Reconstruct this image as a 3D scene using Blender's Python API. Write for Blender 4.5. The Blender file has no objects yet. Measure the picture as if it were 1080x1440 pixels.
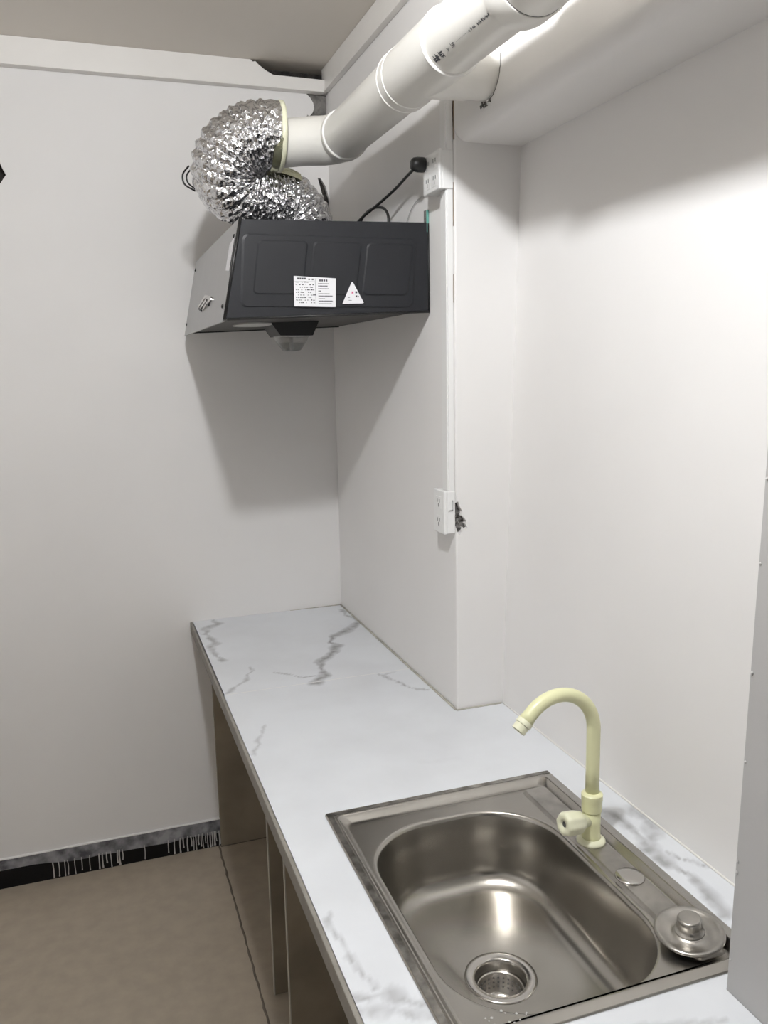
import bpy, bmesh, math, random
from mathutils import Vector, Matrix, noise
import numpy as np
random.seed(7)
S = bpy.context.scene
C = S.collection
PI = math.pi

# ---------------------------------------------------------------- camera, world, exposure
yaw, pitch, roll, fpx = -0.3327, -0.1709, -0.0200, 1184.34
cyw, syw, cp, sp = math.cos(yaw), math.sin(yaw), math.cos(pitch), math.sin(pitch)
fwd = Vector((-syw*cp, cyw*cp, sp)); rt = Vector((cyw, syw, 0)); up = rt.cross(fwd)
r2 = rt*math.cos(roll) + up*math.sin(roll); u2 = up*math.cos(roll) - rt*math.sin(roll)
cam = bpy.data.cameras.new('camera'); camo = bpy.data.objects.new('camera', cam); C.objects.link(camo)
cam.sensor_fit = 'VERTICAL'; cam.sensor_height = 36; cam.sensor_width = 27; cam.lens = 36*fpx/1440
cam.clip_start = 0.02
M = Matrix.Identity(4)
for i in range(3):
    M[i][0], M[i][1], M[i][2] = r2[i], u2[i], -fwd[i]
M[0][3], M[1][3], M[2][3] = -0.8908, -2.7015, 1.6049
camo.matrix_world = M
S.camera = camo
S.view_settings.view_transform = 'Standard'; S.view_settings.look = 'None'
S.view_settings.gamma = 1; S.view_settings.use_curve_mapping = False
S.view_settings.exposure = 0.0
S.cycles.use_denoising = True
S.cycles.max_bounces = 12; S.cycles.diffuse_bounces = 6
wd = bpy.data.worlds.new('world'); S.world = wd; wd.use_nodes = True
wd.node_tree.nodes['Background'].inputs[0].default_value = (1, .97, .93, 1)
wd.node_tree.nodes['Background'].inputs[1].default_value = 0.0
LAMP = Vector((-0.775, -1.945, 2.466)); LAMP_E = 890.0; LAMP_R = 0.042

# ---------------------------------------------------------------- materials
def mat(name, col, rough=.5, metal=0., var=0., vscale=8., bump=0., bscale=60., spec=.5, col2=None, detail=4., aniso=0., trans=0.):
    m = bpy.data.materials.new(name); m.use_nodes = True
    nt = m.node_tree; b = nt.nodes['Principled BSDF']
    b.inputs['Roughness'].default_value = rough; b.inputs['Metallic'].default_value = metal
    b.inputs['Specular IOR Level'].default_value = spec
    b.inputs['Transmission Weight'].default_value = trans
    if aniso: b.inputs['Anisotropic'].default_value = aniso
    tc = nt.nodes.new('ShaderNodeTexCoord')
    c2 = col2 if col2 else tuple(max(0, x*(1-var)) for x in col)
    n = nt.nodes.new('ShaderNodeTexNoise'); n.inputs['Scale'].default_value = vscale; n.inputs['Detail'].default_value = detail
    nt.links.new(tc.outputs['Object'], n.inputs['Vector'])
    r = nt.nodes.new('ShaderNodeValToRGB'); r.color_ramp.elements[0].position = .35; r.color_ramp.elements[1].position = .65
    r.color_ramp.elements[0].color = (*c2, 1); r.color_ramp.elements[1].color = (*col, 1)
    nt.links.new(n.outputs['Fac'], r.inputs['Fac']); nt.links.new(r.outputs['Color'], b.inputs['Base Color'])
    if bump:
        n2 = nt.nodes.new('ShaderNodeTexNoise'); n2.inputs['Scale'].default_value = bscale; n2.inputs['Detail'].default_value = 3
        nt.links.new(tc.outputs['Object'], n2.inputs['Vector'])
        bp = nt.nodes.new('ShaderNodeBump'); bp.inputs['Strength'].default_value = bump; bp.inputs['Distance'].default_value = .002
        nt.links.new(n2.outputs['Fac'], bp.inputs['Height']); nt.links.new(bp.outputs['Normal'], b.inputs['Normal'])
    return m
WALL = mat('wall_paint', (.81, .797, .785), .55, var=.03, vscale=2.5, bump=.12, bscale=25, spec=.3)
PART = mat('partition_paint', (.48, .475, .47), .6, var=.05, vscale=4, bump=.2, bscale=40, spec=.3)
CEIL = mat('ceiling_panel', (.76, .715, .65), .45, var=.03, vscale=2)
TRIM = mat('white_trim_plastic', (.82, .80, .77), .4, var=.03)
FLOOR = mat('beige_floor_tile', (.405, .348, .275), .38, var=.11, vscale=22, bump=.03, bscale=90, detail=8)
GROUT = mat('dark_grout', (.15, .125, .10), .9, var=.3, vscale=30)
CONC = mat('grey_concrete', (.24, .23, .215), .95, var=.55, vscale=45, bump=1., bscale=70)
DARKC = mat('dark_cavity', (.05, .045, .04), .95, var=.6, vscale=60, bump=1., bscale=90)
BLACK = mat('black_gloss_paint', (.004, .004, .005), .3, var=.3, spec=.25)
SMEAR = mat('smeared_grey_paint', (.34, .34, .36), .55, vscale=22, col2=(.07, .07, .08), detail=8)
DRIP = mat('white_drip', (.55, .54, .53), .5, var=.1)
STEEL = mat('brushed_steel', (.46, .44, .405), .27, 1., var=.10, vscale=14, bump=.03, bscale=220, aniso=.3)
STEELR = mat('steel_rim', (.50, .48, .445), .30, 1., vscale=22, col2=(.36, .345, .32), detail=6)
CHROME = mat('bright_steel', (.58, .56, .53), .2, 1., var=.05)
TILE = mat('brown_glossy_panel', (.36, .31, .24), .25, vscale=6, col2=(.26, .225, .175), detail=6)
TILEE = mat('pale_panel_edge', (.50, .47, .42), .5, var=.1)
EDGE = mat('grey_slab_edge', (.27, .255, .225), .55, var=.2, vscale=20)
HOODB = mat('black_hood_steel', (.017, .018, .0215), .45, 0., spec=.35, var=.1, vscale=12, bump=.02)
HOODU = mat('dark_underside', (.055, .052, .048), .5, 0., var=.15)
SILV = mat('silver_front_steel', (.40, .40, .398), .33, 1., var=.04, vscale=20, bump=.02, bscale=300)
PAPER = mat('sticker_paper', (.78, .78, .80), .6, var=.04, vscale=40)
INK = mat('ink', (.06, .06, .07), .6)
INKR = mat('pink_ink', (.65, .12, .25), .6)
PVC = mat('white_pvc', (.80, .785, .74), .28, var=.03, vscale=6)
PVCR = mat('pvc_socket_rim', (.88, .87, .84), .25, var=.02)
TAPE = mat('yellow_clear_tape', (.66, .66, .50), .24, .8, bump=.6, bscale=60, vscale=30, col2=(.50, .50, .28))
WHP = mat('white_socket_plastic', (.82, .82, .81), .3, var=.02)
SLOT = mat('socket_slot', (.10, .10, .10), .6)
RUB = mat('black_rubber', (.012, .012, .012), .42, var=.2)
YEL = mat('pale_yellow_plastic', (.80, .80, .50), .3, var=.04, vscale=15)
YELW = mat('cream_plastic', (.82, .82, .62), .3, var=.03)
CAULK = mat('grey_caulk', (.55, .53, .46), .7, var=.35, vscale=30)
LENS = mat('lamp_lens', (.55, .55, .53), .35, var=.03)
CUP = mat('clear_grease_cup', (.85, .85, .83), .12, var=.0, trans=.85)
GREEN = mat('green_film', (.16, .42, .36), .4, var=.1)
BLUE = mat('blue_wire', (.06, .05, .18), .4)
WOODC = mat('brown_crack', (.30, .22, .15), .9, var=.4, vscale=40)

def foil_mat():
    m = bpy.data.materials.new('aluminium_foil'); m.use_nodes = True
    nt = m.node_tree; b = nt.nodes['Principled BSDF']
    b.inputs['Base Color'].default_value = (.80, .80, .815, 1); b.inputs['Metallic'].default_value = 1; b.inputs['Roughness'].default_value = .2
    tc = nt.nodes.new('ShaderNodeTexCoord')
    v = nt.nodes.new('ShaderNodeTexVoronoi'); v.inputs['Scale'].default_value = 75
    nt.links.new(tc.outputs['Object'], v.inputs['Vector'])
    n = nt.nodes.new('ShaderNodeTexNoise'); n.inputs['Scale'].default_value = 90; n.inputs['Detail'].default_value = 2
    nt.links.new(tc.outputs['Object'], n.inputs['Vector'])
    ad = nt.nodes.new('ShaderNodeMath'); ad.operation = 'ADD'
    nt.links.new(v.outputs['Distance'], ad.inputs[0]); nt.links.new(n.outputs['Fac'], ad.inputs[1])
    bp = nt.nodes.new('ShaderNodeBump'); bp.inputs['Strength'].default_value = .9; bp.inputs['Distance'].default_value = .006
    nt.links.new(ad.outputs[0], bp.inputs['Height']); nt.links.new(bp.outputs['Normal'], b.inputs['Normal'])
    return m
FOIL = foil_mat()

def marble_mat():
    m = bpy.data.materials.new('white_marble_tile'); m.use_nodes = True
    nt = m.node_tree; b = nt.nodes['Principled BSDF']
    b.inputs['Roughness'].default_value = .3; b.inputs['Specular IOR Level'].default_value = .4
    a = nt.nodes.new('ShaderNodeAttribute'); a.attribute_name = 'vein'
    n = nt.nodes.new('ShaderNodeTexNoise'); n.inputs['Scale'].default_value = 5; n.inputs['Detail'].default_value = 6
    tc = nt.nodes.new('ShaderNodeTexCoord'); nt.links.new(tc.outputs['Object'], n.inputs['Vector'])
    r = nt.nodes.new('ShaderNodeValToRGB'); r.color_ramp.elements[0].position = .3; r.color_ramp.elements[1].position = .6
    r.color_ramp.elements[0].color = (.68, .70, .73, 1); r.color_ramp.elements[1].color = (.745, .77, .805, 1)
    nt.links.new(n.outputs['Fac'], r.inputs['Fac'])
    mx = nt.nodes.new('ShaderNodeMix'); mx.data_type = 'RGBA'
    nt.links.new(a.outputs['Fac'], mx.inputs[0]); nt.links.new(r.outputs['Color'], mx.inputs[6])
    mx.inputs[7].default_value = (.22, .22, .225, 1)
    nt.links.new(mx.outputs[2], b.inputs['Base Color'])
    return m
MARBLE = marble_mat()

# ---------------------------------------------------------------- helpers
def obj(name, bm, m, parent=None, smooth=False, kind=None):
    me = bpy.data.meshes.new(name); bmesh.ops.recalc_face_normals(bm, faces=bm.faces[:]); bm.to_mesh(me); bm.free()
    if isinstance(m, (list, tuple)):
        for k in m: me.materials.append(k)
    else: me.materials.append(m)
    if smooth:
        for p in me.polygons: p.use_smooth = True
    o = bpy.data.objects.new(name, me); C.objects.link(o)
    if parent is not None:
        o.parent = parent; o.matrix_parent_inverse = Matrix.Translation(-parent.location)
    if kind: o['kind'] = kind
    return o
def sharp(o, ang=35):
    me = o.data
    bm = bmesh.new(); bm.from_mesh(me)
    for e in bm.edges:
        e.smooth = not (len(e.link_faces) == 2 and e.calc_face_angle(0) > math.radians(ang))
    for f in bm.faces: f.smooth = True
    bm.to_mesh(me); bm.free()
    return o
def thing(name, label, cat, loc=(0, 0, 0), group=None):
    o = bpy.data.objects.new(name, None); C.objects.link(o); o.location = loc; o.empty_display_size = .05
    return tag(o, label, cat, group)
def tag(o, label, cat, group=None):
    o['label'] = label; o['category'] = cat
    if group: o['group'] = group
    return o
def box(bm, lo, hi, bev=0.):
    vs = [bm.verts.new((x, y, z)) for x in (lo[0], hi[0]) for y in (lo[1], hi[1]) for z in (lo[2], hi[2])]
    fs = [bm.faces.new([vs[i] for i in q]) for q in ((0, 1, 3, 2), (4, 6, 7, 5), (0, 4, 5, 1), (2, 3, 7, 6), (0, 2, 6, 4), (1, 5, 7, 3))]
    if bev:
        es = list({e for f in fs for e in f.edges})
        bmesh.ops.bevel(bm, geom=es, offset=bev, segments=2, profile=.5, affect='EDGES')
    return bm
def B(lo, hi, bev=0.): return box(bmesh.new(), lo, hi, bev)
def hexa(bm, p):   # 8 points: bottom loop 0-3, top loop 4-7
    v = [bm.verts.new(q) for q in p]
    for q in ((3, 2, 1, 0), (4, 5, 6, 7), (0, 1, 5, 4), (1, 2, 6, 5), (2, 3, 7, 6), (3, 0, 4, 7)): bm.faces.new([v[i] for i in q])
    return bm
def prism(bm, poly, d, fixed, axis):
    """poly: list of 2d points in the plane normal to axis ('x','y','z') at coordinate fixed; extruded by d along the axis"""
    def P(a, b, t):
        return {'x': (t, a, b), 'y': (a, t, b), 'z': (a, b, t)}[axis]
    a = [bm.verts.new(P(u, v, fixed)) for u, v in poly]; b = [bm.verts.new(P(u, v, fixed+d)) for u, v in poly]
    bm.faces.new(a); bm.faces.new(b[::-1]); n = len(a)
    for i in range(n): bm.faces.new([a[i], b[i], b[(i+1) % n], a[(i+1) % n]])
    return bm
def frames(pts):
    n = len(pts); T = []
    for i in range(n):
        t = (pts[min(i+1, n-1)] - pts[max(i-1, 0)]).normalized(); T.append(t)
    a = T[0].orthogonal().normalized(); out = []
    for t in T:
        a = (a - t*a.dot(t)).normalized(); out.append((t, a, t.cross(a)))
    return out
def tube(bm, pts, rad, seg=16, cap=True):
    pts = [Vector(p) for p in pts]; fr = frames(pts); loops = []
    for i, (p, (t, a, b)) in enumerate(zip(pts, fr)):
        r = rad[i] if isinstance(rad, (list, tuple)) else rad
        loops.append([bm.verts.new(p + (a*math.cos(k*2*PI/seg) + b*math.sin(k*2*PI/seg))*r) for k in range(seg)])
    for l1, l2 in zip(loops, loops[1:]):
        for k in range(seg): bm.faces.new([l1[k], l1[(k+1) % seg], l2[(k+1) % seg], l2[k]])
    if cap: bm.faces.new(loops[0][::-1]); bm.faces.new(loops[-1])
    return bm
def smoothpath(pts, n=12):
    pts = [Vector(p) for p in pts]; P = [pts[0]*2-pts[1]] + pts + [pts[-1]*2-pts[-2]]; out = []
    for i in range(1, len(P)-2):
        p0, p1, p2, p3 = P[i-1:i+3]
        for k in range(n):
            t = k/n
            out.append(.5*((2*p1)+(p2-p0)*t+(2*p0-5*p1+4*p2-p3)*t*t+(3*p1-p0-3*p2+p3)*t*t*t))
    out.append(pts[-1]); return out
def lathe(bm, prof, origin, axis=(0, 0, 1), seg=32, cap0=True, cap1=True):
    ax = Vector(axis).normalized(); a = ax.orthogonal().normalized(); b = ax.cross(a); o = Vector(origin)
    loops = [[bm.verts.new(o + ax*h + (a*math.cos(k*2*PI/seg) + b*math.sin(k*2*PI/seg))*r) for k in range(seg)] for r, h in prof]
    for l1, l2 in zip(loops, loops[1:]):
        for k in range(seg): bm.faces.new([l1[k], l1[(k+1) % seg], l2[(k+1) % seg], l2[k]])
    if cap0: bm.faces.new(loops[0][::-1])
    if cap1: bm.faces.new(loops[-1])
    return bm
def rrect(cx, cy, hx, hy, r, n=10):
    r = min(r, hx, hy); out = []
    for (sx, sy, a0) in ((1, 1, 0), (-1, 1, PI/2), (-1, -1, PI), (1, -1, 1.5*PI)):
        for k in range(n+1):
            a = a0 + k*PI/2/n
            out.append((cx+sx*(hx-r)+r*math.cos(a), cy+sy*(hy-r)+r*math.sin(a)))
    return out
def cut(o, cutters):
    for cb in cutters:
        c = obj('cutter', cb, WALL)
        md = o.modifiers.new('b', 'BOOLEAN'); md.operation = 'DIFFERENCE'; md.solver = 'EXACT'; md.object = c
        bpy.context.view_layer.update()
        me = bpy.data.meshes.new_from_object(o.evaluated_get(bpy.context.evaluated_depsgraph_get()))
        o.modifiers.clear(); o.data = me; bpy.data.objects.remove(c)
def rubble(name, parent, u0, u1, v0, v1, fixed, axis, m, amp=.006, step=.004, seed=0):
    """rough broken surface filling the bottom of a hole"""
    bm = bmesh.new(); nu = max(3, int((u1-u0)/step)); nv = max(3, int((v1-v0)/step)); g = []
    for i in range(nu+1):
        row = []
        for j in range(nv+1):
            u = u0+(u1-u0)*i/nu; v = v0+(v1-v0)*j/nv
            h = fixed + amp*noise.noise(Vector((u*90+seed, v*90, seed))) + amp*.6*noise.noise(Vector((u*260, v*260, seed+3)))
            row.append(bm.verts.new({'x': (h, u, v), 'y': (u, h, v), 'z': (u, v, h)}[axis]))
        g.append(row)
    for i in range(nu):
        for j in range(nv): bm.faces.new([g[i][j], g[i+1][j], g[i+1][j+1], g[i][j+1]])
    return obj(name, bm, m, parent)

# ---------------------------------------------------------------- room
CZ = 2.513; XL = -2.3; YR = -3.6; PX = -.12; PY = -.9724; ZB = 2.071; H = .80
floor = obj('floor', B((XL-.1, YR-.1, -.06), (.3, .1, -.004)), GROUT, kind='structure')
xs = [XL-.1, -2.183, -1.382, -.581, .22]; ys = [.0, -1.05, -1.85, -2.65, YR-.1]
for i in range(4):
    for j in range(4):
        g = .0018
        obj('tile', B((xs[i]+g, ys[j+1]+g, -.012), (xs[i+1]-g, ys[j]-g, 0), .0008), FLOOR, floor)
bm = bmesh.new()
tube(bm, [(-.581+.003*noise.noise(Vector((k*.4, 0, 0))), -.012-k*.017, -.0012) for k in range(110)], [.0035+.0025*noise.noise(Vector((k*.55, 4, 0))) for k in range(110)], 6)
tube(bm, [(-.575+k*.0115, -.0135, -.001) for k in range(40)], [.003+.002*noise.noise(Vector((k*.6, 9, 0))) for k in range(40)], 6)
obj('joint_dirt', bm, GROUT, floor, kind='stuff')
ceiling = obj('ceiling', B((XL-.1, YR-.1, CZ), (.3, .1, CZ+.06)), CEIL, kind='structure')
wb = obj('wall_back', B((XL-.1, 0, -.05), (.3, .12, CZ+.03)), WALL, kind='structure')
HOLE1 = [(-.187, 2.4425), (-.172, 2.430), (-.163, 2.416), (-.160, 2.400), (-.166, 2.386), (-.176, 2.375), (-.182, 2.380), (-.186, 2.372), (-.194, 2.366), (-.19, 2.361), (-.16, 2.367), (-.135, 2.374), (-.119, 2.376), (-.119, 2.4425)]
HOLE2 = [(-.156, 2.195), (-.146, 2.193), (-.131, 2.171), (-.119, 2.13), (-.119, 2.105), (-.135, 2.115), (-.145, 2.153)]
HOLE3 = [(-1.12, 2.23), (-1.074, 2.222), (-1.075, 2.19), (-1.070, 2.176), (-1.061, 2.157), (-1.070, 2.145), (-1.078, 2.133), (-1.12, 2.12)]
GAP = [(-.365, 2.466), (-.119, 2.466), (-.119, 2.515), (-.365, 2.515)]
cut(wb, [prism(bmesh.new(), h, .08, -.02, 'y') for h in (HOLE1, HOLE2, HOLE3, GAP)])
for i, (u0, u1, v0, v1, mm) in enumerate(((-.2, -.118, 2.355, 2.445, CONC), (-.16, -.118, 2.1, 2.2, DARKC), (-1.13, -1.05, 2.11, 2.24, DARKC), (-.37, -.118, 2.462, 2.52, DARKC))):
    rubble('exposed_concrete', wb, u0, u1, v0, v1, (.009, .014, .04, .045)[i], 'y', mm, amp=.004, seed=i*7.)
wp = obj('wall_pillar', B((PX, PY, -.05), (.3, .0, CZ+.03), .004), WALL, kind='structure')
DAM = [(-.1205, 1.296), (-.115, 1.301), (-.111, 1.288), (-.104, 1.276), (-.107, 1.267), (-.101, 1.262), (-.094, 1.253), (-.097, 1.247), (-.092, 1.238), (-.098, 1.233), (-.104, 1.240), (-.106, 1.228), (-.112, 1.221), (-.118, 1.232), (-.1205, 1.246)]
cut(wp, [prism(bmesh.new(), DAM, .03, PY-.01, 'y')])
rubble('exposed_concrete', wp, -.119, -.088, 1.215, 1.305, PY+.014, 'y', CONC, amp=.01, step=.003, seed=31.)
bm = bmesh.new()
for (z0, z1, y0) in ((2.16, 2.30, -.9680), (2.075, 2.155, -.9695), (1.90, 1.99, -.967), (1.74, 1.80, -.9665)):
    box(bm, (PX-.0012, y0-.0022 if z0 > 2 else y0-.0010, z0), (PX+.001, y0, z1))
obj('wall_crack', bm, WOODC, wp)
def lean(z): return -.0244 + .0307*z
zt = 2.2
wr = obj('wall_right', hexa(bmesh.new(), [(lean(0), YR-.1, 0), (.3, YR-.1, 0), (.3, PY+.02, 0), (lean(0), PY+.02, 0), (lean(zt), YR-.1, zt), (.3, YR-.1, zt), (.3, PY+.02, zt), (lean(zt), PY+.02, zt)]), WALL, kind='structure')
def beam_bm():
    bm = bmesh.new(); r = .032
    sec = [(PX+r-r*math.sin(k*PI/16), ZB+r-r*math.cos(k*PI/16)) for k in range(9)]+[(PX, CZ+.03), (.3, CZ+.03), (.3, ZB)]
    a = [bm.verts.new((x, PY+.01, z)) for x, z in sec]; b = [bm.verts.new((x, YR-.1, z)) for x, z in sec]; n = len(sec)
    bm.faces.new(a); bm.faces.new(b[::-1])
    for i in range(n): bm.faces.new([a[i], b[i], b[(i+1) % n], a[(i+1) % n]])
    return bm
beam = sharp(obj('wall_beam', beam_bm(), WALL, kind='structure'), 30)
obj('wall_left', B((XL-.1, YR-.1, -.05), (XL, .1, CZ+.03)), WALL, kind='structure')
bm = bmesh.new(); box(bm, (XL-.1, YR-.1, -.05), (-1.75, YR, CZ+.03)); box(bm, (-.35, YR-.1, -.05), (.3, YR, CZ+.03)); box(bm, (-1.75, YR-.1, 2.15), (-.35, YR, CZ+.03))
obj('wall_rear', bm, WALL, kind='structure')
# partition stub beside the sink, its edge slightly out of true
def pe(z): return -1.9235 - .024*(z-.72)
px0 = -.165
bm = hexa(bmesh.new(), [(px0, -2.5, 0), (.2, -2.5, 0), (.2, pe(0), 0), (px0, pe(0), 0), (px0, -2.5, ZB+.02), (.2, -2.5, ZB+.02), (.2, pe(ZB), ZB+.02), (px0, pe(ZB), ZB+.02)])
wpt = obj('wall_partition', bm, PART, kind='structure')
bm = bmesh.new()
for z in (1.47, 1.37, 1.235, 1.12, .985, .97, .845):
    rr = .002+random.random()*.002
    lathe(bm, [(rr*.5, -.001), (rr, 0), (rr*.4, .0015)], (px0, pe(z)-.002, z), (-1, .6, 0), 6)
obj('plaster_chip', bm, DRIP, wpt, kind='stuff')
# ceiling trims
TR = [(XL, 2.443), (PX-.012, 2.443), (PX-.012, 2.474), (-.214, 2.475), (-.293, 2.4755), (-.318, 2.488), (-.337, 2.501), (-.345, 2.509), (-.353, 2.507), (-.36, 2.5125), (XL, 2.5125)]
bm = prism(bmesh.new(), TR, .006, -.032, 'y')
trim1 = obj('trim_1', bm, TRIM, kind='structure')
obj('trim_lip', B((XL, -.031, 2.440), (PX-.012, -.0005, 2.4445), .001), TRIM, trim1)
obj('trim_ceiling_flange', B((XL, -.030, 2.508), (-.365, -.005, 2.5128)), TRIM, trim1)
trim2 = obj('trim_2', B((PX-.014, YR, 2.443), (PX-.0005, -.002, 2.5125), .003), TRIM, kind='structure')
obj('trim_lip', B((PX-.018, YR, 2.440), (PX-.0005, -.033, 2.447), .001), TRIM, trim2)
# skirting: black paint below, smeared grey above, white drips
base = obj('baseboard_back', B((XL, -.006, 0), (-.569, -.0003, .060), .001), BLACK, kind='structure')
bm = bmesh.new(); N = 60
top = []; bot = []
for i in range(N+1):
    x = XL+(-.569-XL)*i/N
    top.append((x, .097+.003*noise.noise(Vector((x*9, 1, 0))))); bot.append((x, .050+.006*noise.noise(Vector((x*14, 5, 0)))+(.016*max(0, min(1, (-1.05-x)/.12)))))
prism(bm, bot+top[::-1], .003, -.0078, 'y')
obj('smeared_paint_band', bm, SMEAR, base)
bm = bmesh.new(); tube(bm, [(XL+(-.569-XL)*k/70, -.0035, .0985+.0022*noise.noise(Vector((k*.37, 8, 0)))) for k in range(71)], [.0042+.0018*noise.noise(Vector((k*.5, 2, 0))) for k in range(71)], 6)
obj('plaster_lip', bm, WALL, base, True)
px = [69, 76, 84, 88, 98, 107, 118, 131, 136, 142, 148, 157, 160, 164, 196, 231, 240, 249, 254, 260, 266, 269, 273, 277, 281, 284, 288, 291, 295, 298, 302, 305, 309, 311]
for p in px:
    x = -1.268+(p/313)**.97*.698; w = .0012+.0015*random.random(); zb = random.choice((.004, .003, .012, .02, .006))
    bm = bmesh.new(); tube(bm, smoothpath([(x+.002*random.uniform(-1, 1), -.0072, .058), (x+.002*random.uniform(-1, 1), -.0068, .035), (x, -.0068, zb)], 3), [w]*6+[w*1.4], 6)
    obj('paint_drip', bm, DRIP, base)

# ---------------------------------------------------------------- counter
D = .622
VEINS = [
 ([(-.131, -.222), (-.181, -.284), (-.244, -.328), (-.270, -.380), (-.250, -.405), (-.283, -.466), (-.340, -.534), (-.348, -.589), (-.350, -.63), (-.386, -.677)], .015, 1.),
 ([(-.477, -.551), (-.435, -.59), (-.414, -.621), (-.35, -.645)], .0035, .8),
 ([(-.524, -.495), (-.526, -.527), (-.548, -.571), (-.578, -.619), (-.618, -.66)], .0045, .7),
 ([(-.214, -.682), (-.196, -.735), (-.174, -.793), (-.136, -.832)], .005, .8),
 ([(-.209, -.689), (-.168, -.68)], .003, .5),
 ([(-.555, -.01), (-.55, -.055), (-.593, -.096), (-.600, -.148), (-.583, -.253), (-.605, -.281), (-.598, -.36), (-.587, -.412)], .014, .8),
 ([(-.139, -.06), (-.134, -.143), (-.122, -.22)], .008, .8),
 ([(-.562, -.889), (-.595, -.965), (-.614, -1.031)], .005, .55),
 ([(-.611, -1.59), (-.611, -1.67), (-.602, -1.717), (-.588, -1.76)], .004, .6),
 ([(-.63, -1.765), (-.575, -1.78), (-.53, -1.815)], .008, .6), ([(-.63, -1.796), (-.583, -1.804), (-.54, -1.835)], .013, .5),
 ([(-.055, -1.50), (-.05, -1.56), (-.062, -1.61), (-.058, -1.675), (-.045, -1.721), (-.057, -1.80)], .012, .8),
 ([(-.005, -1.50), (-.006, -1.56), (-.059, -1.623)], .018, .6), ([(-.04, -1.64), (.0, -1.69)], .004, .7),
 ([(-.50, -1.95), (-.40, -1.925), (-.30, -1.94), (-.2, -1.97)], .006, .5), ([(-.48, -1.99), (-.35, -1.97)], .012, .35),
 ([(-.30, -1.19), (-.22, -1.20)], .008, .06)]
def vein_attr(me):
    n = len(me.vertices); co = np.empty(n*3); me.vertices.foreach_get('co', co); co = co.reshape(-1, 3)
    val = np.zeros(n)
    wob = np.array([[noise.noise(Vector((p[0]*28, p[1]*28, 1))), noise.noise(Vector((p[0]*28, p[1]*28, 9))), noise.noise(Vector((p[0]*70, p[1]*70, 4))), noise.noise(Vector((p[0]*9, p[1]*9, 2)))] for p in co])
    q = co[:, :2] + wob[:, :2]*.010 + wob[:, 2:3]*.004
    for pl, w, s in VEINS:
        d = np.full(n, 9.); tt = np.zeros(n); L = len(pl)-1
        for i in range(L):
            a = np.array(pl[i]); b = np.array(pl[i+1]); ab = b-a
            t = np.clip(((q-a)@ab)/(ab@ab), 0, 1); e = np.hypot(*(q-a-t[:, None]*ab).T)
            k = e < d; d[k] = e[k]; tt[k] = (i+t[k])/L
        ww = w*(.35+.9*np.abs(np.sin(tt*7+w*900)))+.0015
        v = np.clip(1-d/ww, 0, 1)**.6
        val = np.maximum(val, v*s*(.55+.45*np.clip(wob[:, 2]*1.6+.5, 0, 1)))
    at = me.attributes.new('vein', 'FLOAT', 'POINT'); at.data.foreach_set('value', val.astype(np.float32))
def slab(rects, step=.006):
    """tiles of a slab: top on a fine grid for the veins, 12 mm thick; rects share edges"""
    bm = bmesh.new()
    for (x0, x1, y0, y1) in rects:
        nx = max(1, round((x1-x0)/step)); ny = max(1, round((y1-y0)/step))
        g = [[bm.verts.new((x0+(x1-x0)*i/nx, y0+(y1-y0)*j/ny, H)) for j in range(ny+1)] for i in range(nx+1)]
        for i in range(nx):
            for j in range(ny): bm.faces.new([g[i][j], g[i+1][j], g[i+1][j+1], g[i][j+1]])
    bmesh.ops.remove_doubles(bm, verts=bm.verts[:], dist=.0004)
    be = [e for e in bm.edges if len(e.link_faces) == 1]
    ret = bmesh.ops.extrude_edge_only(bm, edges=be)
    for v in ret['geom']:
        if isinstance(v, bmesh.types.BMVert): v.co.z -= .012
    o = obj('slab', bm, MARBLE, top_counter)
    vein_attr(o.data); return o
top_counter = thing('countertop', 'white grey-veined marble tile worktop running along the right wall', 'countertop', (-.37, -1.0, H-.034))
SY = -.668
q = .006
def snap(v): return round(v/q)*q
s1 = slab([(-D, PX-.001, SY, -.001)])
HX0, HX1, HY0, HY1 = -.522, -.096, -1.884, -1.338
s2 = slab([(-.624, -.12, -.972, -.672), (-.624, -.522, -1.338, -.972), (-.522, -.12, -1.338, -.972), (-.12, -.096, -1.338, -.972-.003), (-.096, -.002, -1.338, -.972-.003),
           (-.624, -.522, -1.884, -1.338), (-.096, -.002, -1.884, -1.338), (-.624, -.522, -1.9245, -1.884), (-.522, -.096, -1.9245, -1.884), (-.096, -.002, -1.9245, -1.884), (-.624, -.522, -2.1, -1.9245), (-.522, -.1658, -2.1, -1.9245)])
obj('slab_joint', B((-D+.001, SY-.004, H-.012), (PX-.002, SY, H-.0002)), WHP, top_counter)
obj('front_edge_strip', B((-.632, -2.1, H-.033), (-.6245, -.001, H-.0005), .0015), EDGE, top_counter)
obj('backing_board', B((-.622, -1.33, H-.03), (-.122, -.002, H-.0125)), TILE, top_counter)
bm = bmesh.new(); box(bm, (-.622, -2.1, H-.03), (-.545, -1.332, H-.0125)); box(bm, (-.118, -1.9, H-.03), (-.006, -.98, H-.0125))
obj('backing_strip', bm, TILE, top_counter)
bm = bmesh.new()
tube(bm, [(PX-.003, -.002-k*.0485, H+.001+.0007*math.sin(k*3.)) for k in range(21)], .0028, 6)
tube(bm, [(PX-.002, PY-.003, H+.001), (-.005, PY-.003, H+.001)], .0022, 6)
tube(bm, [(PX-.002, -.003, H+.001), (-.22, -.003, H+.0005), (-.3, -.002, H-.001)], .002, 6)
obj('caulk_bead', bm, CAULK, top_counter, True)
bm = bmesh.new()
tube(bm, [(.0005, PY-.01-k*.046, H+.0005) for k in range(21)], .0025, 6)
obj('caulk_bead', bm, TRIM, top_counter, True)
zs = H-.0345
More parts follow.
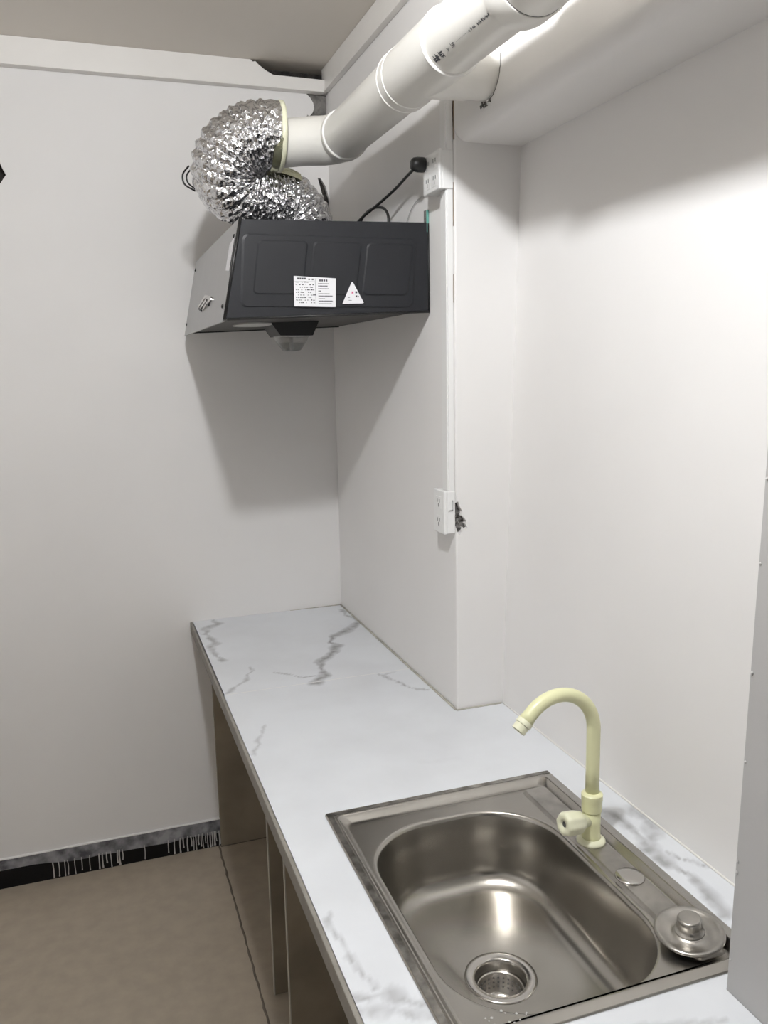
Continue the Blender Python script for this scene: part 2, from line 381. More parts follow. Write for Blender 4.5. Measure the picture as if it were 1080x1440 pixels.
def support(x0, y, lab):
    t = thing('support_panel', lab, 'panel', (x0, y, 0))
    obj('panel', B((x0+.002, y-.006, 0.001), (-.03 if y < PY else -.125, y+.006, zs), .0005), TILE, t)
    obj('front_edge', B((x0, y-.006, .001), (x0+.0022, y+.006, zs)), TILEE, t)
support(-.548, -.757, 'brown upright panel under the worktop, standing farther from the sink')
support(-.548, -.955, 'brown upright panel under the worktop, just ahead of the sink end')
support(-.548, -2.05, 'brown upright panel under the worktop at the partition, past the sink')
t = thing('back_panel', 'brown glossy panel under the worktop lying against the back wall', 'panel', (-.3, -.012, 0))
obj('panel', B((-.574, -.012, .001), (-.125, -.001, zs), .0005), TILE, t)
obj('mark', B((-.552, -.0126, .497), (-.535, -.0118, .502)), TILEE, t)

# ---------------------------------------------------------------- sink
SX0, SX1, SYa, SYb = -.54, -.078, -1.903, -1.320
sink = thing('kitchen_sink', 'brushed stainless steel single-bowl sink set in the marble worktop', 'sink', ((SX0+SX1)/2, (SYa+SYb)/2, H-.16))
scx, scy, shx, shy = (SX0+SX1)/2, (SYa+SYb)/2, (SX1-SX0)/2, (SYb-SYa)/2
DZ = H-.155; DX, DYc = -.342, -1.634
BX0, BX1, BY0, BY1 = -.500, -.168, -1.872, -1.395
bcx, bcy, bhx, bhy = (BX0+BX1)/2, (BY0+BY1)/2, (BX1-BX0)/2, (BY1-BY0)/2
DK = H-.0075
rings = [(scx, scy, shx, shy, .004, H+.0005), (scx, scy, shx-.0005, shy-.0005, .004, H+.0028), (scx, scy, shx-.002, shy-.002, .005, H+.0036),
         (scx, scy, shx-.013, shy-.013, .010, H+.0038), (scx, scy, shx-.015, shy-.015, .012, H+.0050), (scx, scy, shx-.0178, shy-.0178, .013, H+.0046),
         (scx, scy, shx-.0195, shy-.0195, .014, H+.0028), (scx, scy, shx-.027, shy-.028, .018, DK+.0012), (scx, scy, shx-.030, shy-.031, .020, DK), (scx, scy, shx-.033, shy-.034, .021, DK),
         (bcx, bcy, bhx+.007, bhy+.007, .132, DK), (bcx, bcy, bhx+.003, bhy+.003, .129, DK-.0004), (bcx, bcy, bhx, bhy, .127, DK-.0025), (bcx, bcy, bhx-.002, bhy-.002, .125, DK-.008),
         (bcx, bcy, bhx-.008, bhy-.008, .12, H-.06), (bcx, bcy, bhx-.014, bhy-.014, .115, H-.105)]
for k in range(1, 7):
    a = k*PI/12
    rings.append((bcx, bcy, bhx-.014-.036*(1-math.cos(a)), bhy-.014-.036*(1-math.cos(a)), .115-.02*(1-math.cos(a)), H-.105-.036*math.sin(a)))
rings += [(bcx, bcy, bhx-.085, bhy-.10, .08, H-.1465), (DX, DYc, .058, .058, .058, DZ+.0035)]
bm = bmesh.new(); loops = []
for cx, cy, hx, hy, r, z in rings: loops.append([bm.verts.new((x, y, z)) for x, y in rrect(cx, cy, hx, hy, r, 12)])
for l1, l2 in zip(loops, loops[1:]):
    n = len(l1)
    for k in range(n): bm.faces.new([l1[k], l1[(k+1) % n], l2[(k+1) % n], l2[k]])
sb = obj('basin', bm, STEEL, sink, True)
# raised tap ledge along the wall side
bm = bmesh.new(); l = []
for ins, z in ((0, DK-.0004), (.003, DK+.0040), (.0045, DK+.0050), (.0060, DK+.0050)):
    l.append([bm.verts.new((x, y, z)) for x, y in rrect(-.1335, -1.612, .0250-ins, .252-ins, .010, 6)])
for l1, l2 in zip(l, l[1:]):
    n = len(l1)
    for k in range(n): bm.faces.new([l1[k], l1[(k+1) % n], l2[(k+1) % n], l2[k]])
bm.faces.new(l[-1]); obj('tap_ledge', bm, STEELR, sink, True)
bm = bmesh.new(); l = []
def strip(pts, w, z):
    a = []
    for (x, y) in pts: a.append((x, y))
    return a
box(bm, (SX0+.0022, SYa+.0022, H+.0041), (SX0+.0125, SYb-.0022, H+.00435)); box(bm, (SX0+.0125, SYb-.0125, H+.0041), (SX1-.0022, SYb-.0022, H+.00435))
obj('worn_rim_strip', bm, mat('worn_steel', (.52, .50, .46), .36, 1., vscale=40, col2=(.20, .19, .17), detail=6), sink)
# drain flange, strainer
bm = lathe(bmesh.new(), [(.058, .0015), (.0575, .0045), (.054, .0055), (.043, .0045), (.040, .002), (.0395, -.004)], (DX, DYc, DZ), seg=48, cap0=False, cap1=False)
dr = obj('drain_flange', bm, CHROME, sink, True)
bm = lathe(bmesh.new(), [(.0395, -.003), (.0385, -.03), (.036, -.033)], (DX, DYc, DZ), seg=40, cap0=False, cap1=False)
obj('drain_well', bm, STEEL, dr, True)
bm = lathe(bmesh.new(), [(.0378, -.014), (.037, -.013), (.034, -.017), (.0335, -.048), (.026, -.053), (.012, -.054), (.011, -.048)], (DX, DYc, DZ), seg=40, cap0=False)
st = obj('strainer_basket', bm, CHROME, sink, True)
bm = bmesh.new()
for k in range(26):
    a = k*2*PI/26
    for z in (-.024, -.032, -.040):
        lathe(bm, [(.0016, -.0002), (.0016, .0008)], (DX+.0339*math.cos(a), DYc+.0339*math.sin(a), DZ+z), (-math.cos(a), -math.sin(a), 0), 6)
for k in range(12):
    a = k*2*PI/12; lathe(bm, [(.0016, 0), (.0016, .0008)], (DX+.020*math.cos(a), DYc+.020*math.sin(a), DZ-.0534), (0, 0, 1), 6)
obj('perforation', bm, SLOT, st, kind='stuff')
bm = bmesh.new()
for k in range(46):
    x = -.485+.075*random.random(); y = -1.895+.05*random.random()*random.random(); rr = .0008+.0014*random.random()
    if (x+.46)**2+(y+1.86)**2 > .003: continue
    lathe(bm, [(rr, 0), (rr*.8, rr*.4), (rr*.2, rr*.6)], (x, y, DK), seg=6)
obj('soap_residue', bm, DRIP, sink, kind='stuff')
# hole cover
cv = obj('hole_cover', lathe(bmesh.new(), [(.0235, 0), (.0235, .0012), (.022, .0028), (.012, .0040), (.001, .0044)], (-.1335, -1.672, DK+.0051), seg=36), CHROME, None, True)
tag(cv, 'small round steel cover disc on the sink ledge beside the faucet', 'cover')
# stopper leaning on its basket
sc = Vector((-.143, -1.825, H+.0055)); ax = Vector((-.10, -.06, 1)).normalized()
stp = thing('sink_stopper', 'round steel drain stopper with a knob, resting on the sink corner', 'stopper', (sc.x, sc.y, H))
obj('disc', lathe(bmesh.new(), [(.030, -.001), (.046, .001), (.0485, .004), (.0475, .0062), (.044, .0068), (.040, .0055), (.036, .0035), (.026, .0032), (.022, .0055), (.0215, .0058)], sc, ax, 48), STEELR, stp, True)
obj('knob', lathe(bmesh.new(), [(.0215, .0050), (.0200, .0075), (.0175, .0085), (.0165, .016), (.0165, .024), (.0155, .0262), (.013, .0270), (.0005, .0272)], sc, ax, 40), STEELR, stp, True)
bm = lathe(bmesh.new(), [(.028, -.0012), (.024, -.004), (.0235, -.0055)], sc, ax, 32); obj('gasket', bm, RUB, stp, True)
for dx, dy in ((.018, .03), (-.02, -.018), (.024, -.014)):
    bm = tube(bmesh.new(), [sc+Vector((dx*.8, dy*.8, -.003)), Vector((sc.x+dx*.8, sc.y+dy*.8, DK+.0053))], .0022, 8)
    obj('clip', bm, CHROME, stp, True)

# ---------------------------------------------------------------- faucet
fx, fy, fz = -.1335, -1.561, H-.0025
fa = thing('faucet', 'pale yellow plastic gooseneck faucet standing on the sink ledge', 'faucet', (fx, fy, fz))
obj('base_flange', lathe(bmesh.new(), [(.0245, 0), (.0245, .003), (.022, .0055), (.0175, .008)], (fx, fy, fz), seg=36), YELW, fa, True)
obj('body', lathe(bmesh.new(), [(.0165, .006), (.0155, .012), (.0150, .035), (.0155, .058)], (fx, fy, fz), seg=32), YEL, fa, True)
sharp(obj('collar_nut', lathe(bmesh.new(), [(.0155, .056), (.0172, .058), (.0172, .075), (.0180, .077), (.0180, .087), (.0150, .090), (.0115, .091)], (fx, fy, fz), seg=32), YEL, fa), 40)
R = .0735; zc = 1.0005
pth = [(fx, fy, fz+.088), (fx, fy, .93), (fx, fy, .97)]
for k in range(19):
    a = k/18*math.radians(138); pth.append((fx-R+R*math.cos(a), fy-.10*R*(1-math.cos(a)), zc+R*math.sin(a)))
e1 = Vector(pth[-1]); dr_ = (Vector(pth[-1])-Vector(pth[-2])).normalized(); e2 = e1+dr_*.014; pth.append(tuple(e2))
obj('spout', tube(bmesh.new(), pth, [.0116]*(len(pth)-1)+[.013], 24), YEL, fa, True)
sharp(obj('aerator', lathe(bmesh.new(), [(.0132, -.004), (.0136, 0), (.0136, .004), (.0120, .0045), (.0120, .016), (.0095, .0165), (.009, .010)], e2, dr_, 28), YELW, fa), 40)
kd = Vector((-1, -.18, .14)).normalized(); ks = Vector((fx, fy, fz+.040))
obj('valve_stem', lathe(bmesh.new(), [(.0115, .008), (.0115, .022), (.013, .026)], ks, kd, 24), YELW, fa, True)
bm = bmesh.new(); seg = 40; loops = []
for h, r, fl in ((.024, .013, 0), (.028, .0165, .4), (.036, .0178, 1), (.056, .0182, 1), (.062, .0165, .8), (.064, .013, 0), (.0635, .006, 0), (.058, .0052, 0)):
    a_ = kd.orthogonal().normalized(); b_ = kd.cross(a_)
    loops.append([bm.verts.new(ks+kd*h+(a_*math.cos(k*2*PI/seg)+b_*math.sin(k*2*PI/seg))*(r*1.09+fl*.0010*math.cos(k*2*PI/seg*8))) for k in range(seg)])
for l1, l2 in zip(loops, loops[1:]):
    for k in range(seg): bm.faces.new([l1[k], l1[(k+1) % seg], l2[(k+1) % seg], l2[k]])
bm.faces.new(loops[0][::-1]); bm.faces.new(loops[-1])
kn = obj('handle_knob', bm, YELW, fa, True)
obj('screw_hole', lathe(bmesh.new(), [(.005, .0605), (.005, .0598)], ks, kd, 16), SLOT, kn)

# ---------------------------------------------------------------- range hood (wall at x = PX, front to -x)
YN, YF = -.83, -.075
def zbot(x): return 1.731 - (x+.122)*(-.0357) if False else 1.731+(x+.122)*.0345
hood = thing('range_hood', 'black range hood with silver front panel, fixed high on the pillar wall', 'range hood', (-.36, -.46, 1.712))
xw = PX-.002
TB, BB = (-.553, 1.921), (-.598, 1.7135)
sec = [(xw, 1.731), (xw, 1.929), TB, BB]
bm = bmesh.new()
# shell: open below, sheet sides
obj('side_panel', prism(bm, sec, .0015, YN, 'y'), HOODB, hood); bm = prism(bmesh.new(), sec, .0015, YF-.0015, 'y')
obj('far_side_panel', bm, HOODB, hood)
hexa(bm := bmesh.new(), [(xw, YN+.0016, 1.927), (TB[0], YN+.0016, 1.9195), (TB[0], YF-.0016, 1.9195), (xw, YF-.0016, 1.927), (xw, YN+.0016, 1.929), (TB[0], YN+.0016, 1.921), (TB[0], YF-.0016, 1.921), (xw, YF-.0016, 1.929)])
obj('top_panel', bm, HOODB, hood)
hexa(bm := bmesh.new(), [(xw, YN+.0016, 1.7335), (BB[0]+.002, YN+.0016, 1.7170), (BB[0]+.002, YF-.0016, 1.7170), (xw, YF-.0016, 1.7335), (xw, YN+.0016, 1.7355), (BB[0]+.002, YN+.0016, 1.719), (BB[0]+.002, YF-.0016, 1.719), (xw, YF-.0016, 1.7355)])
und = obj('underside', bm, HOODU, hood)
# rolled black flange along the lower near edge, dark near-front post
bm = bmesh.new(); tube(bm, [(xw, YN-.001, 1.7295), (BB[0]+.004, YN-.001, 1.7125)], .0028, 8); tube(bm, [(TB[0]-.002, YN-.001, TB[1]+.004), (BB[0]-.002, YN-.001, BB[1]-.002)], .0035, 8)
tube(bm, [(xw-.001, YN-.001, 1.731), (xw-.001, YN-.001, 1.927)], .0018, 6)
obj('edge_flange', bm, RUB, hood, True)
# silver front
hexa(bm := bmesh.new(), [(BB[0]-.006, YN+.003, BB[1]-.006), (BB[0]-.001, YN+.003, BB[1]-.006), (BB[0]-.001, YF, BB[1]-.006), (BB[0]-.006, YF, BB[1]-.006),
                 (TB[0]-.005, YN+.003, TB[1]+.002), (TB[0]-.001, YN+.003, TB[1]+.002), (TB[0]-.001, YF, TB[1]+.002), (TB[0]-.005, YF, TB[1]+.002)])
fp = obj('front_panel', bm, SILV, hood); fp['label'] = 'brushed silver front panel'
fn = Vector((BB[1]-TB[1]-.008, 0, -(BB[0]-TB[0])+.001)); fn = Vector((-(TB[1]-BB[1]), 0, (TB[0]-BB[0]))).normalized()
def fpt(y, z, off=0.):
    t = (z-BB[1])/(TB[1]-BB[1]); return Vector((BB[0]-.006+(TB[0]+.001-BB[0])*t, y, z))+fn*off
for (y, z) in ((YN+.03, 1.89), (YF-.03, 1.895), (YN+.03, 1.742), (YF-.03, 1.738)):
    obj('screw', lathe(bmesh.new(), [(.005, 0), (.0045, .002), (.002, .003)], fpt(y, z), fn, 12), RUB, fp, True)
# white film strip left on the near edge of the front
bm = bmesh.new(); v = [bm.verts.new(fpt(y, z, .0012)) for y, z in ((YN+.012, 1.887), (YN+.075, 1.878), (YN+.070, 1.822), (YN+.012, 1.815))]; bm.faces.new(v)
obj('film_strip', bm, PAPER, fp)
# emblem: diamond of chrome bars with a word bar
bm = bmesh.new(); ec = fpt(-.47, 1.772); ey = Vector((0, -1, 0)); ez = fn.cross(ey).normalized(); ez = ez if ez.z > 0 else -ez
def bar(bm, a, b, w, th=.003):
    a = (a[0]*3.4, a[1]*.8); b = (b[0]*3.4, b[1]*.8); w *= 1.15
    a = ec+ey*a[0]+ez*a[1]; b = ec+ey*b[0]+ez*b[1]; d = (b-a).normalized(); s = fn.cross(d)*w
    hexa(bm, [a-s, a+s, b+s, b-s]+[p+fn*th for p in (a-s, a+s, b+s, b-s)])
bar(bm, (-.034, .0), (.0, .022), .004); bar(bm, (.0, .022), (.036, .004), .004); bar(bm, (-.018, -.008), (.010, .010), .004); bar(bm, (-.004, -.018), (.020, -.002), .003); bar(bm, (.036, .004), (.022, -.006), .003)
obj('emblem', bm, CHROME, fp)
bm = bmesh.new(); bar(bm, (-.03, -.008), (-.012, -.02), .002); obj('emblem_bar', bm, RUB, fp)
bm = bmesh.new(); bar(bm, (.012, -.008), (.026, -.014), .002); obj('emblem_bar', bm, RUB, fp)
# pressed ribs in the near side panel
def plate(poly, y, th, bev):
    bm = bmesh.new(); a = [bm.verts.new((x, y, z)) for x, z in poly]; cx = sum(p[0] for p in poly)/len(poly); cz = sum(p[1] for p in poly)/len(poly)
    def inset(d): return [(x+(cx-x)/max(1e-6, math.hypot(cx-x, cz-z))*d*1.4, z+(cz-z)/max(1e-6, math.hypot(cx-x, cz-z))*d*1.4) for x, z in poly]
    b = [bm.verts.new((x, y-th, z)) for x, z in inset(bev)]; n = len(a)
    for k in range(n): bm.faces.new([a[k], a[(k+1) % n], b[(k+1) % n], b[k]])
    bm.faces.new(b); return bm
def rpoly(x0, x1, z0, z1, r, slant=0.):
    return [(x+slant*(z-z1)/(z1-z0)*-1, z) for x, z in rrect((x0+x1)/2, (z0+z1)/2, (x1-x0)/2, (z1-z0)/2, r, 5)]
obj('pressed_rib', plate(rpoly(-.553, -.150, 1.738, 1.892, .014, -.012), YN-.0002, .0016, .004), HOODB, hood)
for k in range(3):
    x0 = -.520+k*.124
    obj('pressed_rib', plate(rpoly(x0, x0+.112, 1.765, 1.880, .010, -.016), YN-.0019, .0022, .003), HOODB, hood)
# stickers
ysk = YN-.0048
st1 = obj('specification_label', prism(bmesh.new(), [(-.4455, 1.740), (-.351, 1.7385), (-.349, 1.801), (-.4445, 1.805)], .0006, ysk-.0006, 'y'), PAPER, hood)
bm = bmesh.new(); yk = ysk-.0008
def mark(x0, x1, z, h=.0016): box(bm, (x0, yk, z), (x1, yk+.0003, z+h))
rs = random.Random(3)
x = -.437
for k in range(4): mark(x, x+.004, 1.7975, .004); x += .0052
for k in range(2): mark(-.412+k*.008, -.408+k*.008, 1.7965, .003)
for z in [1.791-.0055*k for k in range(9)]:
    x = -.441
    while x < -.399:
        w = rs.choice((.0015, .002, .003, .004))
        if rs.random() < .72: mark(x, x+w, z, rs.choice((.0014, .002, .0026)))
        x += w+rs.choice((.001, .0015, .003))
for k in range(4): mark(-.387+k*.005, -.3835+k*.005, 1.794, .0042)
for k, (z, x1) in enumerate(zip([1.7885-.0054*k for k in range(9)], (-.366, -.368, -.366, -.384, -.364, -.357, -.375, -.357, -.360))):
    x = -.390
    while x < x1: mark(x, min(x+.0032, x1), z, .0013+.0006*(k % 2)); x += .0036
box(bm, (-.3965, yk, 1.742), (-.3960, yk+.0003, 1.800)); box(bm, (-.4430, yk, 1.7930), (-.398, yk+.0003, 1.7934))
obj('label_print', bm, INK, st1, kind='stuff')
st2 = obj('warning_label', prism(bmesh.new(), [(-.3345, 1.7465), (-.333, 1.7455), (-.286, 1.747), (-.2845, 1.749), (-.309, 1.7935), (-.312, 1.7935)], .0006, ysk-.0006, 'y'), PAPER, hood)
bm = bmesh.new()
for x, z, w, h in ((-.304, 1.769, .0045, .0045), (-.3035, 1.7605, .004, .004), (-.298, 1.7605, .002, .003), (-.322, 1.759, .005, .001), (-.320, 1.753, .007, .001)): mark(x, x+w, z, h)
obj('label_print', bm, INK, st2, kind='stuff')
bm = bmesh.new(); mark(-.3125, -.3085, 1.7685, .0045); mark(-.3145, -.3135, 1.768, .002); obj('label_print', bm, INKR, st2, kind='stuff')
# underside fittings
bm = bmesh.new(); prism(bm, [(-.43, 1.7245), (-.30, 1.729), (-.318, 1.690), (-.405, 1.690)], .13, -.50, 'y')
fh = obj('fan_housing', bm, RUB, hood)
gc = obj('grease_cup', lathe(bmesh.new(), [(.046, .0), (.044, -.010), (.026, -.036), (.022, -.038), (.020, -.036), (.042, -.010), (.044, 0)], (-.362, -.435, 1.690), seg=28, cap0=False, cap1=False), CUP, hood, True)
bm = lathe(bmesh.new(), [(.0475, 0), (.0475, -.003), (.044, -.003)], (-.362, -.435, 1.690), seg=28, cap0=False, cap1=False); tube(bm, [(-.362, -.435, 1.69), (-.362, -.435, 1.66)], .005, 10); obj('cup_rim', bm, SILV, gc, True)
bm = bmesh.new(); prism(bm, rrect(-.475, -.48, .045, .075, .045, 8), .004, 1.7165, 'z'); obj('lamp_lens', bm, LENS, und)
bm = B((-.1245, YN+.004, 1.926), (-.1215, YN+.022, 1.958)); br = obj('hanging_bracket', bm, CHROME, hood)
obj('green_film', B((-.1265, YN-.0005, 1.908), (-.1215, YN+.003, 1.957)), GREEN, hood)

# ---------------------------------------------------------------- flexible foil duct
duct = thing('flexible_duct', 'crumpled silver foil duct looping from the hood top to the white pipe', 'duct', (-.34, -.44, 1.93))
path = [(-.398, -.545, 2.167), (-.43, -.543, 2.169), (-.47, -.538, 2.162), (-.512, -.530, 2.135), (-.531, -.515, 2.095), (-.523, -.495, 2.066), (-.488, -.465, 2.050), (-.42, -.43, 2.046), (-.350, -.405, 2.036), (-.312, -.40, 1.992), (-.306, -.40, 1.931)]
pts = smoothpath(path, 30); N = len(pts); fr = frames(pts); SEG = 110
cum = [0.]
for a, b in zip(pts, pts[1:]): cum.append(cum[-1]+(b-a).length)
bm = bmesh.new(); loops = []; nr = 34/cum[-1]
for i, (p, (t, a, b)) in enumerate(zip(pts, fr)):
    s = cum[i]; L = []
    for k in range(SEG):
        th = k*2*PI/SEG; d = a*math.cos(th)+b*math.sin(th)
        q_ = p+d*.08
        ph = s*nr*2*PI + 1.2*noise.noise(q_*14)
        flat = min(1, s/.05); bend = math.exp(-((s/cum[-1]-.5)/.16)**2)
        r = .0785 + flat*(((.0030+.0022*bend)*(abs(math.sin(ph/2))*2-1)) + .0024*noise.noise(q_*75) + .003*noise.noise(q_*30)) + (1-flat)*.002
        w = noise.cell(q_*95)
        r += flat*.0018*(1-.75*bend)*(w-.5)
        L.append(bm.verts.new(p+d*r))
    loops.append(L)
for l1, l2 in zip(loops, loops[1:]):
    for k in range(SEG): bm.faces.new([l1[k], l1[(k+1) % SEG], l2[(k+1) % SEG], l2[k]])
obj('foil_tube', bm, FOIL, duct, True)
bm2 = lathe(bmesh.new(), [(.0800, -.006), (.0825, -.004), (.0825, .004), (.0790, .007), (.0565, .008)], pts[0], (1, -.05, -.03), 48, False, False)
obj('tape_band', bm2, YELW, duct, True)['label'] = 'cream tape ring'
bm = bmesh.new(); l = []
for idx in (1, 6, 11, 16, 21):
    t, a, b = fr[idx]; row = []
    dn = Vector((0, 0, -1)); dn = (dn-t*dn.dot(t)).normalized(); sd = t.cross(dn)
    for k in range(40):
        th = (k/39-.5)*2*PI*(.46-.008*idx)
        row.append(bm.verts.new(pts[idx]+(dn*math.cos(th)+sd*math.sin(th))*(.0822+.0012*noise.noise(Vector((k*.5, idx, 0))))))
    l.append(row)
for A, B_ in zip(l, l[1:]):
    for k in range(39): bm.faces.new([A[k], A[k+1], B_[k+1], B_[k]])
obj('tape_wrap', bm, TAPE, duct, True)['label'] = 'yellowish clear tape'
bm = bmesh.new(); l = []
for idx in range(206, 240, 5):
    t, a, b = fr[idx]; row = []
    dn = Vector((-.15, -.55, 1)); dn = (dn-t*dn.dot(t)).normalized(); sd = t.cross(dn)
    for k in range(20):
        th = (k/19-.5)*1.0
        row.append(bm.verts.new(pts[idx]+(dn*math.cos(th)+sd*math.sin(th))*(.0838+.0022*noise.noise(Vector((k*.7, idx*.2, 3))))))
    l.append(row)
for A, B_ in zip(l, l[1:]):
    for k in range(19): bm.faces.new([A[k], A[k+1], B_[k+1], B_[k]])
obj('tape_patch', bm, TAPE, duct, True)['label'] = 'crumpled yellowish tape patch'
bm = bmesh.new(); tube(bm, smoothpath([(-.600, -.47, 2.045), (-.624, -.46, 2.062), (-.627, -.46, 2.085), (-.612, -.47, 2.104)], 5), .0022, 8); tube(bm, smoothpath([(-.600, -.47, 2.050), (-.615, -.458, 2.066), (-.617, -.458, 2.084), (-.604, -.47, 2.10)], 5), .002, 8)
obj('wire_end', bm, RUB, duct, True)

# ---------------------------------------------------------------- PVC exhaust pipe
pipe = thing('exhaust_pipe', 'white plastic exhaust pipe with fittings running under the ceiling', 'pipe', (-.25, -1.0, 2.1))
def ax_(y): return Vector((-.25, y, 2.165+.018*min(0, y+.95)))
bm = tube(bmesh.new(), [ax_(-.60), ax_(-1.03)], .0550, 56, cap=False)
obj('straight_pipe', bm, PVC, pipe, True)
bm = bmesh.new(); el = []
ec0 = Vector((-.25, -.545, 2.167))
el = [ax_(-.615), ax_(-.60)]
for k in range(13):
    a = k/12*PI/2; Rb = .055
    el.append(Vector((-.25-Rb+Rb*math.cos(a), -.60+Rb*math.sin(a), 2.167-.004*k/12)))
el += [Vector((-.335, -.545, 2.160)), Vector((-.398, -.545, 2.151))]
bm = tube(bmesh.new(), el, [.0595, .0595]+[.0575]*13+[.0560, .0560], 56, cap=False)
eb = obj('elbow', bm, PVC, pipe, True)
def rim(y, r, w=.003, par=pipe, name='socket_rim'):
    return obj(name, lathe(bmesh.new(), [(r-.004, -w), (r, -w), (r+.0012, 0), (r, w), (r-.004, w)], ax_(y), (0, 1, 0), 56, False, False), PVCR, par, True)
rim(-.616, .0592, par=eb)
bm = tube(bmesh.new(), [ax_(-1.02), ax_(-1.255)], .0585, 56, cap=False)
# branch into the beam
tee = obj('tee_fitting', bm, PVC, pipe, True)
bm = tube(bmesh.new(), [ax_(-1.128), Vector((-.165, -1.128, 2.164)), Vector((-.155, -1.128, 2.164)), Vector((-.116, -1.128, 2.164))], [.0585, .0585, .0555, .0555], 48, cap=False)
obj('branch_socket', bm, PVC, tee, True)
rim(-1.022, .0588, par=tee); rim(-1.052, .0588, par=tee); rim(-1.256, .0588, .0028, par=tee)
bm = bmesh.new()
arc = [(PX-.0005, -1.128+(.0575+.003*noise.noise(Vector((k*.6, 0, 0))))*math.sin(a), 2.162+(.0575+.003*noise.noise(Vector((k*.6, 0, 0))))*math.cos(a)) for k, a in ((k, PI*(1.02+.55*k/24)) for k in range(25))]
tube(bm, arc, [.0005+.0014*abs(noise.noise(Vector((k*.8, 3, 0)))) for k in range(25)], 6)
for k in range(26):
    a = PI*(.86+.24*random.random()); rr = .056+.010*random.random()
    lathe(bm, [(.001+.0020*random.random(), 0), (.001, .002)], (PX, -1.128+rr*math.sin(a), 2.162+rr*math.cos(a)), (-1, 0, 0), 6)
obj('broken_plaster', bm, CONC, tee, kind='stuff')
bm = tube(bmesh.new(), [ax_(-1.25), ax_(-1.52)], .0550, 56, cap=False)
pb = obj('straight_pipe', bm, PVC, pipe, True)
bm = bmesh.new()
def pmark(y, a, w, h):
    r = .0553; n = 2
    def P(yy, aa, rr): c0 = ax_(yy); return c0+Vector((-rr*math.cos(aa), 0, rr*math.sin(aa)))
    p = [P(y, a-h, r), P(y-w, a-h, r), P(y-w, a+h, r), P(y, a+h, r)]
    bm.faces.new([bm.verts.new(q) for q in p])
rs = random.Random(5); a0 = math.radians(-46)
def glyph(y, w, h, n):
    for k in range(n):
        if rs.random() < .5: pmark(y-rs.random()*w*.7, a0+rs.uniform(-h, h)*.6, w*.35, h*.16)
        else: pmark(y-rs.random()*w*.85, a0+rs.uniform(-.3, .3)*h, w*.12, h*rs.uniform(.4, .9))
glyph(-1.268, .020, .12, 14); glyph(-1.292, .016, .12, 11)
glyph(-1.322, .009, .07, 4); glyph(-1.340, .012, .09, 7)
y = -1.360
while y > -1.405: glyph(y, .003, .022, 2); y -= .0044
for k in range(4): glyph(-1.408-k*.006, .0055, .05, 7)
for k in range(8): glyph(-1.436-k*.0055, .0052, .06, 9)
obj('pipe_print', bm, INK, pb, kind='stuff')
# coupling near the camera, pipe goes on
bm = lathe(bmesh.new(), [(.0560, .012), (.0640, .010), (.0655, 0), (.0655, -.036), (.0640, -.038), (.0600, -.038)], ax_(-1.505), (0, 1, 0), 56, False, False)
ee = sharp(obj('coupling', bm, PVC, pipe), 40)
obj('groove', lathe(bmesh.new(), [(.0625, -.0372), (.0625, -.0392), (.058, -.0394)], ax_(-1.505), (0, 1, 0), 56, False, False), SLOT, ee, True)
sharp(obj('coupling_collar', lathe(bmesh.new(), [(.0605, -.0390), (.0612, -.042), (.0600, -.058), (.0570, -.0585)], ax_(-1.505), (0, 1, 0), 56, False, False), PVCR, ee), 40)
obj('straight_pipe', tube(bmesh.new(), [ax_(-1.535), ax_(YR+.001)], .0615, 56, cap=False), PVC, pipe, True)
ck = ax_(-1.485)
hexa(bm := bmesh.new(), [ck+Vector(p) for p in ((-.060, .018, .012), (-.052, .018, .012), (-.052, -.012, .012), (-.060, -.012, .012), (-.060, .018, .026), (-.052, .018, .026), (-.052, -.012, .026), (-.060, -.012, .026))])
obj('clip_tab', bm, PVCR, ee)

# ---------------------------------------------------------------- conduit and sockets
cd = obj('cable_trunking', B((PX-.014, -.966, 1.322), (PX-.0003, -.930, CZ-.003), .0015), WHP, None)
tag(cd, 'white plastic cable trunking running down the pillar edge', 'trunking')
obj('trunking_lid', B((PX-.0165, -.9625, 1.325), (PX-.0135, -.934, CZ-.004), .001), WHP, cd)
def socket(lab, y0, y1, z0, z1, xf, outlets, plug=False):
    t = thing('wall_socket', lab, 'socket', (PX, (y0+y1)/2, z0), 'surface sockets on the pillar')
    obj('back_box', B((xf+.008, y0, z0), (PX-.0003, y1, z1), .002), WHP, t)
    fpz = obj('faceplate', B((xf, y0-.001, z0-.001), (xf+.0085, y1+.001, z1+.001), .0025), WHP, t)
    for (yy, zz) in outlets:
        o = obj('outlet', B((xf-.0006, yy-.014, zz-.014), (xf+.001, yy+.014, zz+.014), .0004), WHP, fpz)
        bm = bmesh.new()
        for (dy, dz, w, h) in ((-.006, .004, .0012, .004), (.006, .004, .0012, .004), (0, -.006, .0012, .004)):
            box(bm, (xf-.001, yy+dy-w, zz+dz-h), (xf-.0004, yy+dy+w, zz+dz+h))
        obj('slot', bm, SLOT, fpz)
    return t
s_up = socket('upper white surface socket on the pillar with a black plug in it', -.968, -.880, 1.976, 2.056, -.154, [(-.905, 2.033), (-.945, 2.033), (-.905, 1.998), (-.945, 1.998)])
s_lo = socket('lower white surface socket on the pillar beside the chipped plaster', -.969, -.909, 1.226, 1.324, -.149, [(-.94, 1.296), (-.94, 1.252)])
bm = bmesh.new(); box(bm, (-.134, -.9706, 1.281), (-.1265, -.9695, 1.300), .0004); obj('knockout', bm, WHP, s_lo)
bm = bmesh.new(); box(bm, (-.1275, -.971, 1.278), (-.1268, -.9697, 1.303)); box(bm, (-.137, -.971, 1.279), (-.130, -.9697, 1.2797)); obj('knockout_line', bm, SLOT, s_lo)
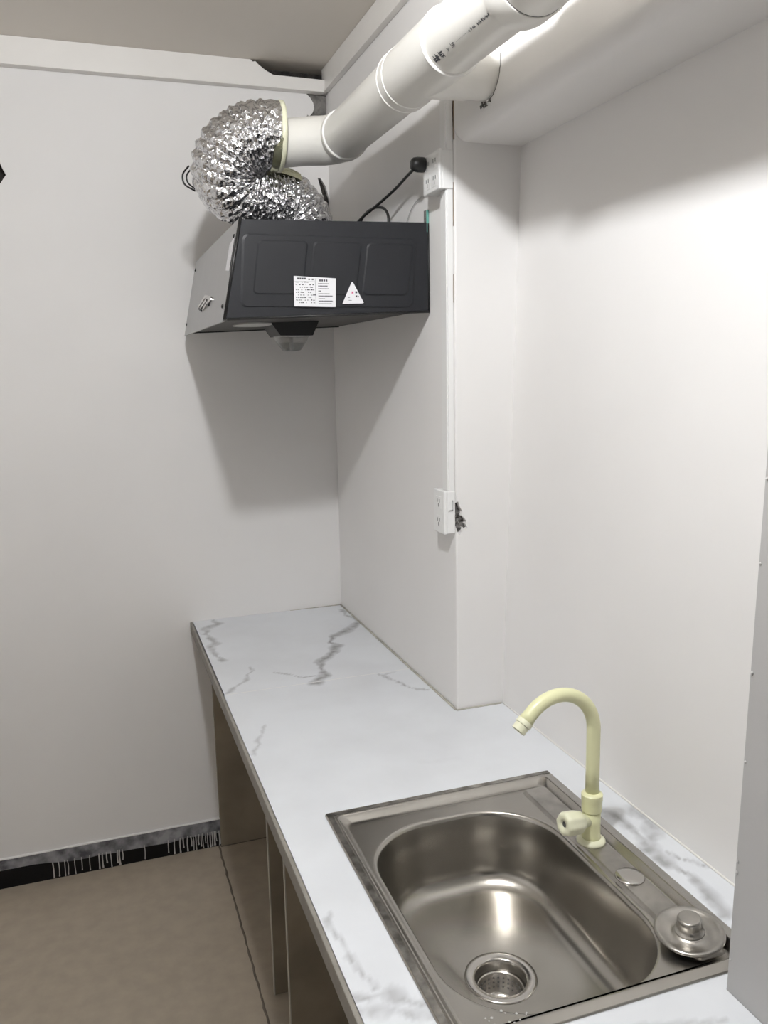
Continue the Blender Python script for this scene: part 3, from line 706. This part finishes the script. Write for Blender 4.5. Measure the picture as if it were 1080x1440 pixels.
bm = bmesh.new(); tube(bm, smoothpath([(PX-.006, -.925, 1.324), (PX-.008, -.925, 1.332), (PX-.010, -.931, 1.335)], 4), .0035, 8); obj('cable_stub', bm, BLUE, s_lo, True)
# power cord
pc = thing('power_cord', 'black power cord running from the upper socket to the hood top', 'cord', (-.17, -.88, 2.03))
pv = Vector((-.1545, -.888, 2.040))
bm = lathe(bmesh.new(), [(.0155, .0002), (.016, .004), (.016, .016), (.014, .026), (.010, .030)], pv, (-1, 0, 0), 20)
obj('plug', bm, RUB, pc, True)
cab = [(-.172, -.886, 2.033), (-.170, -.870, 2.036), (-.160, -.80, 2.036), (-.160, -.71, 2.022), (-.175, -.62, 2.001), (-.190, -.55, 1.984), (-.200, -.515, 1.965), (-.205, -.50, 1.932)]
obj('cable', tube(bmesh.new(), smoothpath(cab, 8), .0036, 10), RUB, pc, True)
cab2 = [(-.188, -.49, 1.931), (-.182, -.495, 1.970), (-.174, -.52, 1.996), (-.168, -.58, 2.003), (-.168, -.65, 1.990), (-.170, -.69, 1.966), (-.172, -.697, 1.931)]
obj('cable_loop', tube(bmesh.new(), smoothpath(cab2, 8), .0034, 10), RUB, pc, True)
tw = obj('thin_wire', tube(bmesh.new(), smoothpath([(-.126, -.875, 1.985), (-.124, -.79, 1.992), (-.1235, -.735, 1.980), (-.124, -.70, 1.955), (-.126, -.69, 1.932)], 6), .0011, 6), mat('grey_wire', (.5, .5, .49), .5), None, True)
tag(tw, 'thin grey wire hanging below the upper socket behind the hood', 'wire')

# ---------------------------------------------------------------- bulb above (lights the room)
bulb = thing('ceiling_bulb', 'bare white bulb in a holder under the ceiling', 'light bulb', (LAMP.x, LAMP.y, CZ))
obj('lamp_holder', lathe(bmesh.new(), [(.03, 0), (.03, -.006), (.02, -.010), (.018, -.028)], (LAMP.x, LAMP.y, CZ), seg=24), WHP, bulb, True)
em = bpy.data.materials.new('bulb_glow'); em.use_nodes = True
b = em.node_tree.nodes['Principled BSDF']; b.inputs['Base Color'].default_value = (.9, .9, .9, 1)
b.inputs['Emission Color'].default_value = (.978, .993, 1.015, 1); b.inputs['Emission Strength'].default_value = LAMP_E
bm = bmesh.new(); bmesh.ops.create_icosphere(bm, subdivisions=2, radius=LAMP_R, matrix=Matrix.Translation(LAMP))
obj('bulb', bm, em, bulb, True)
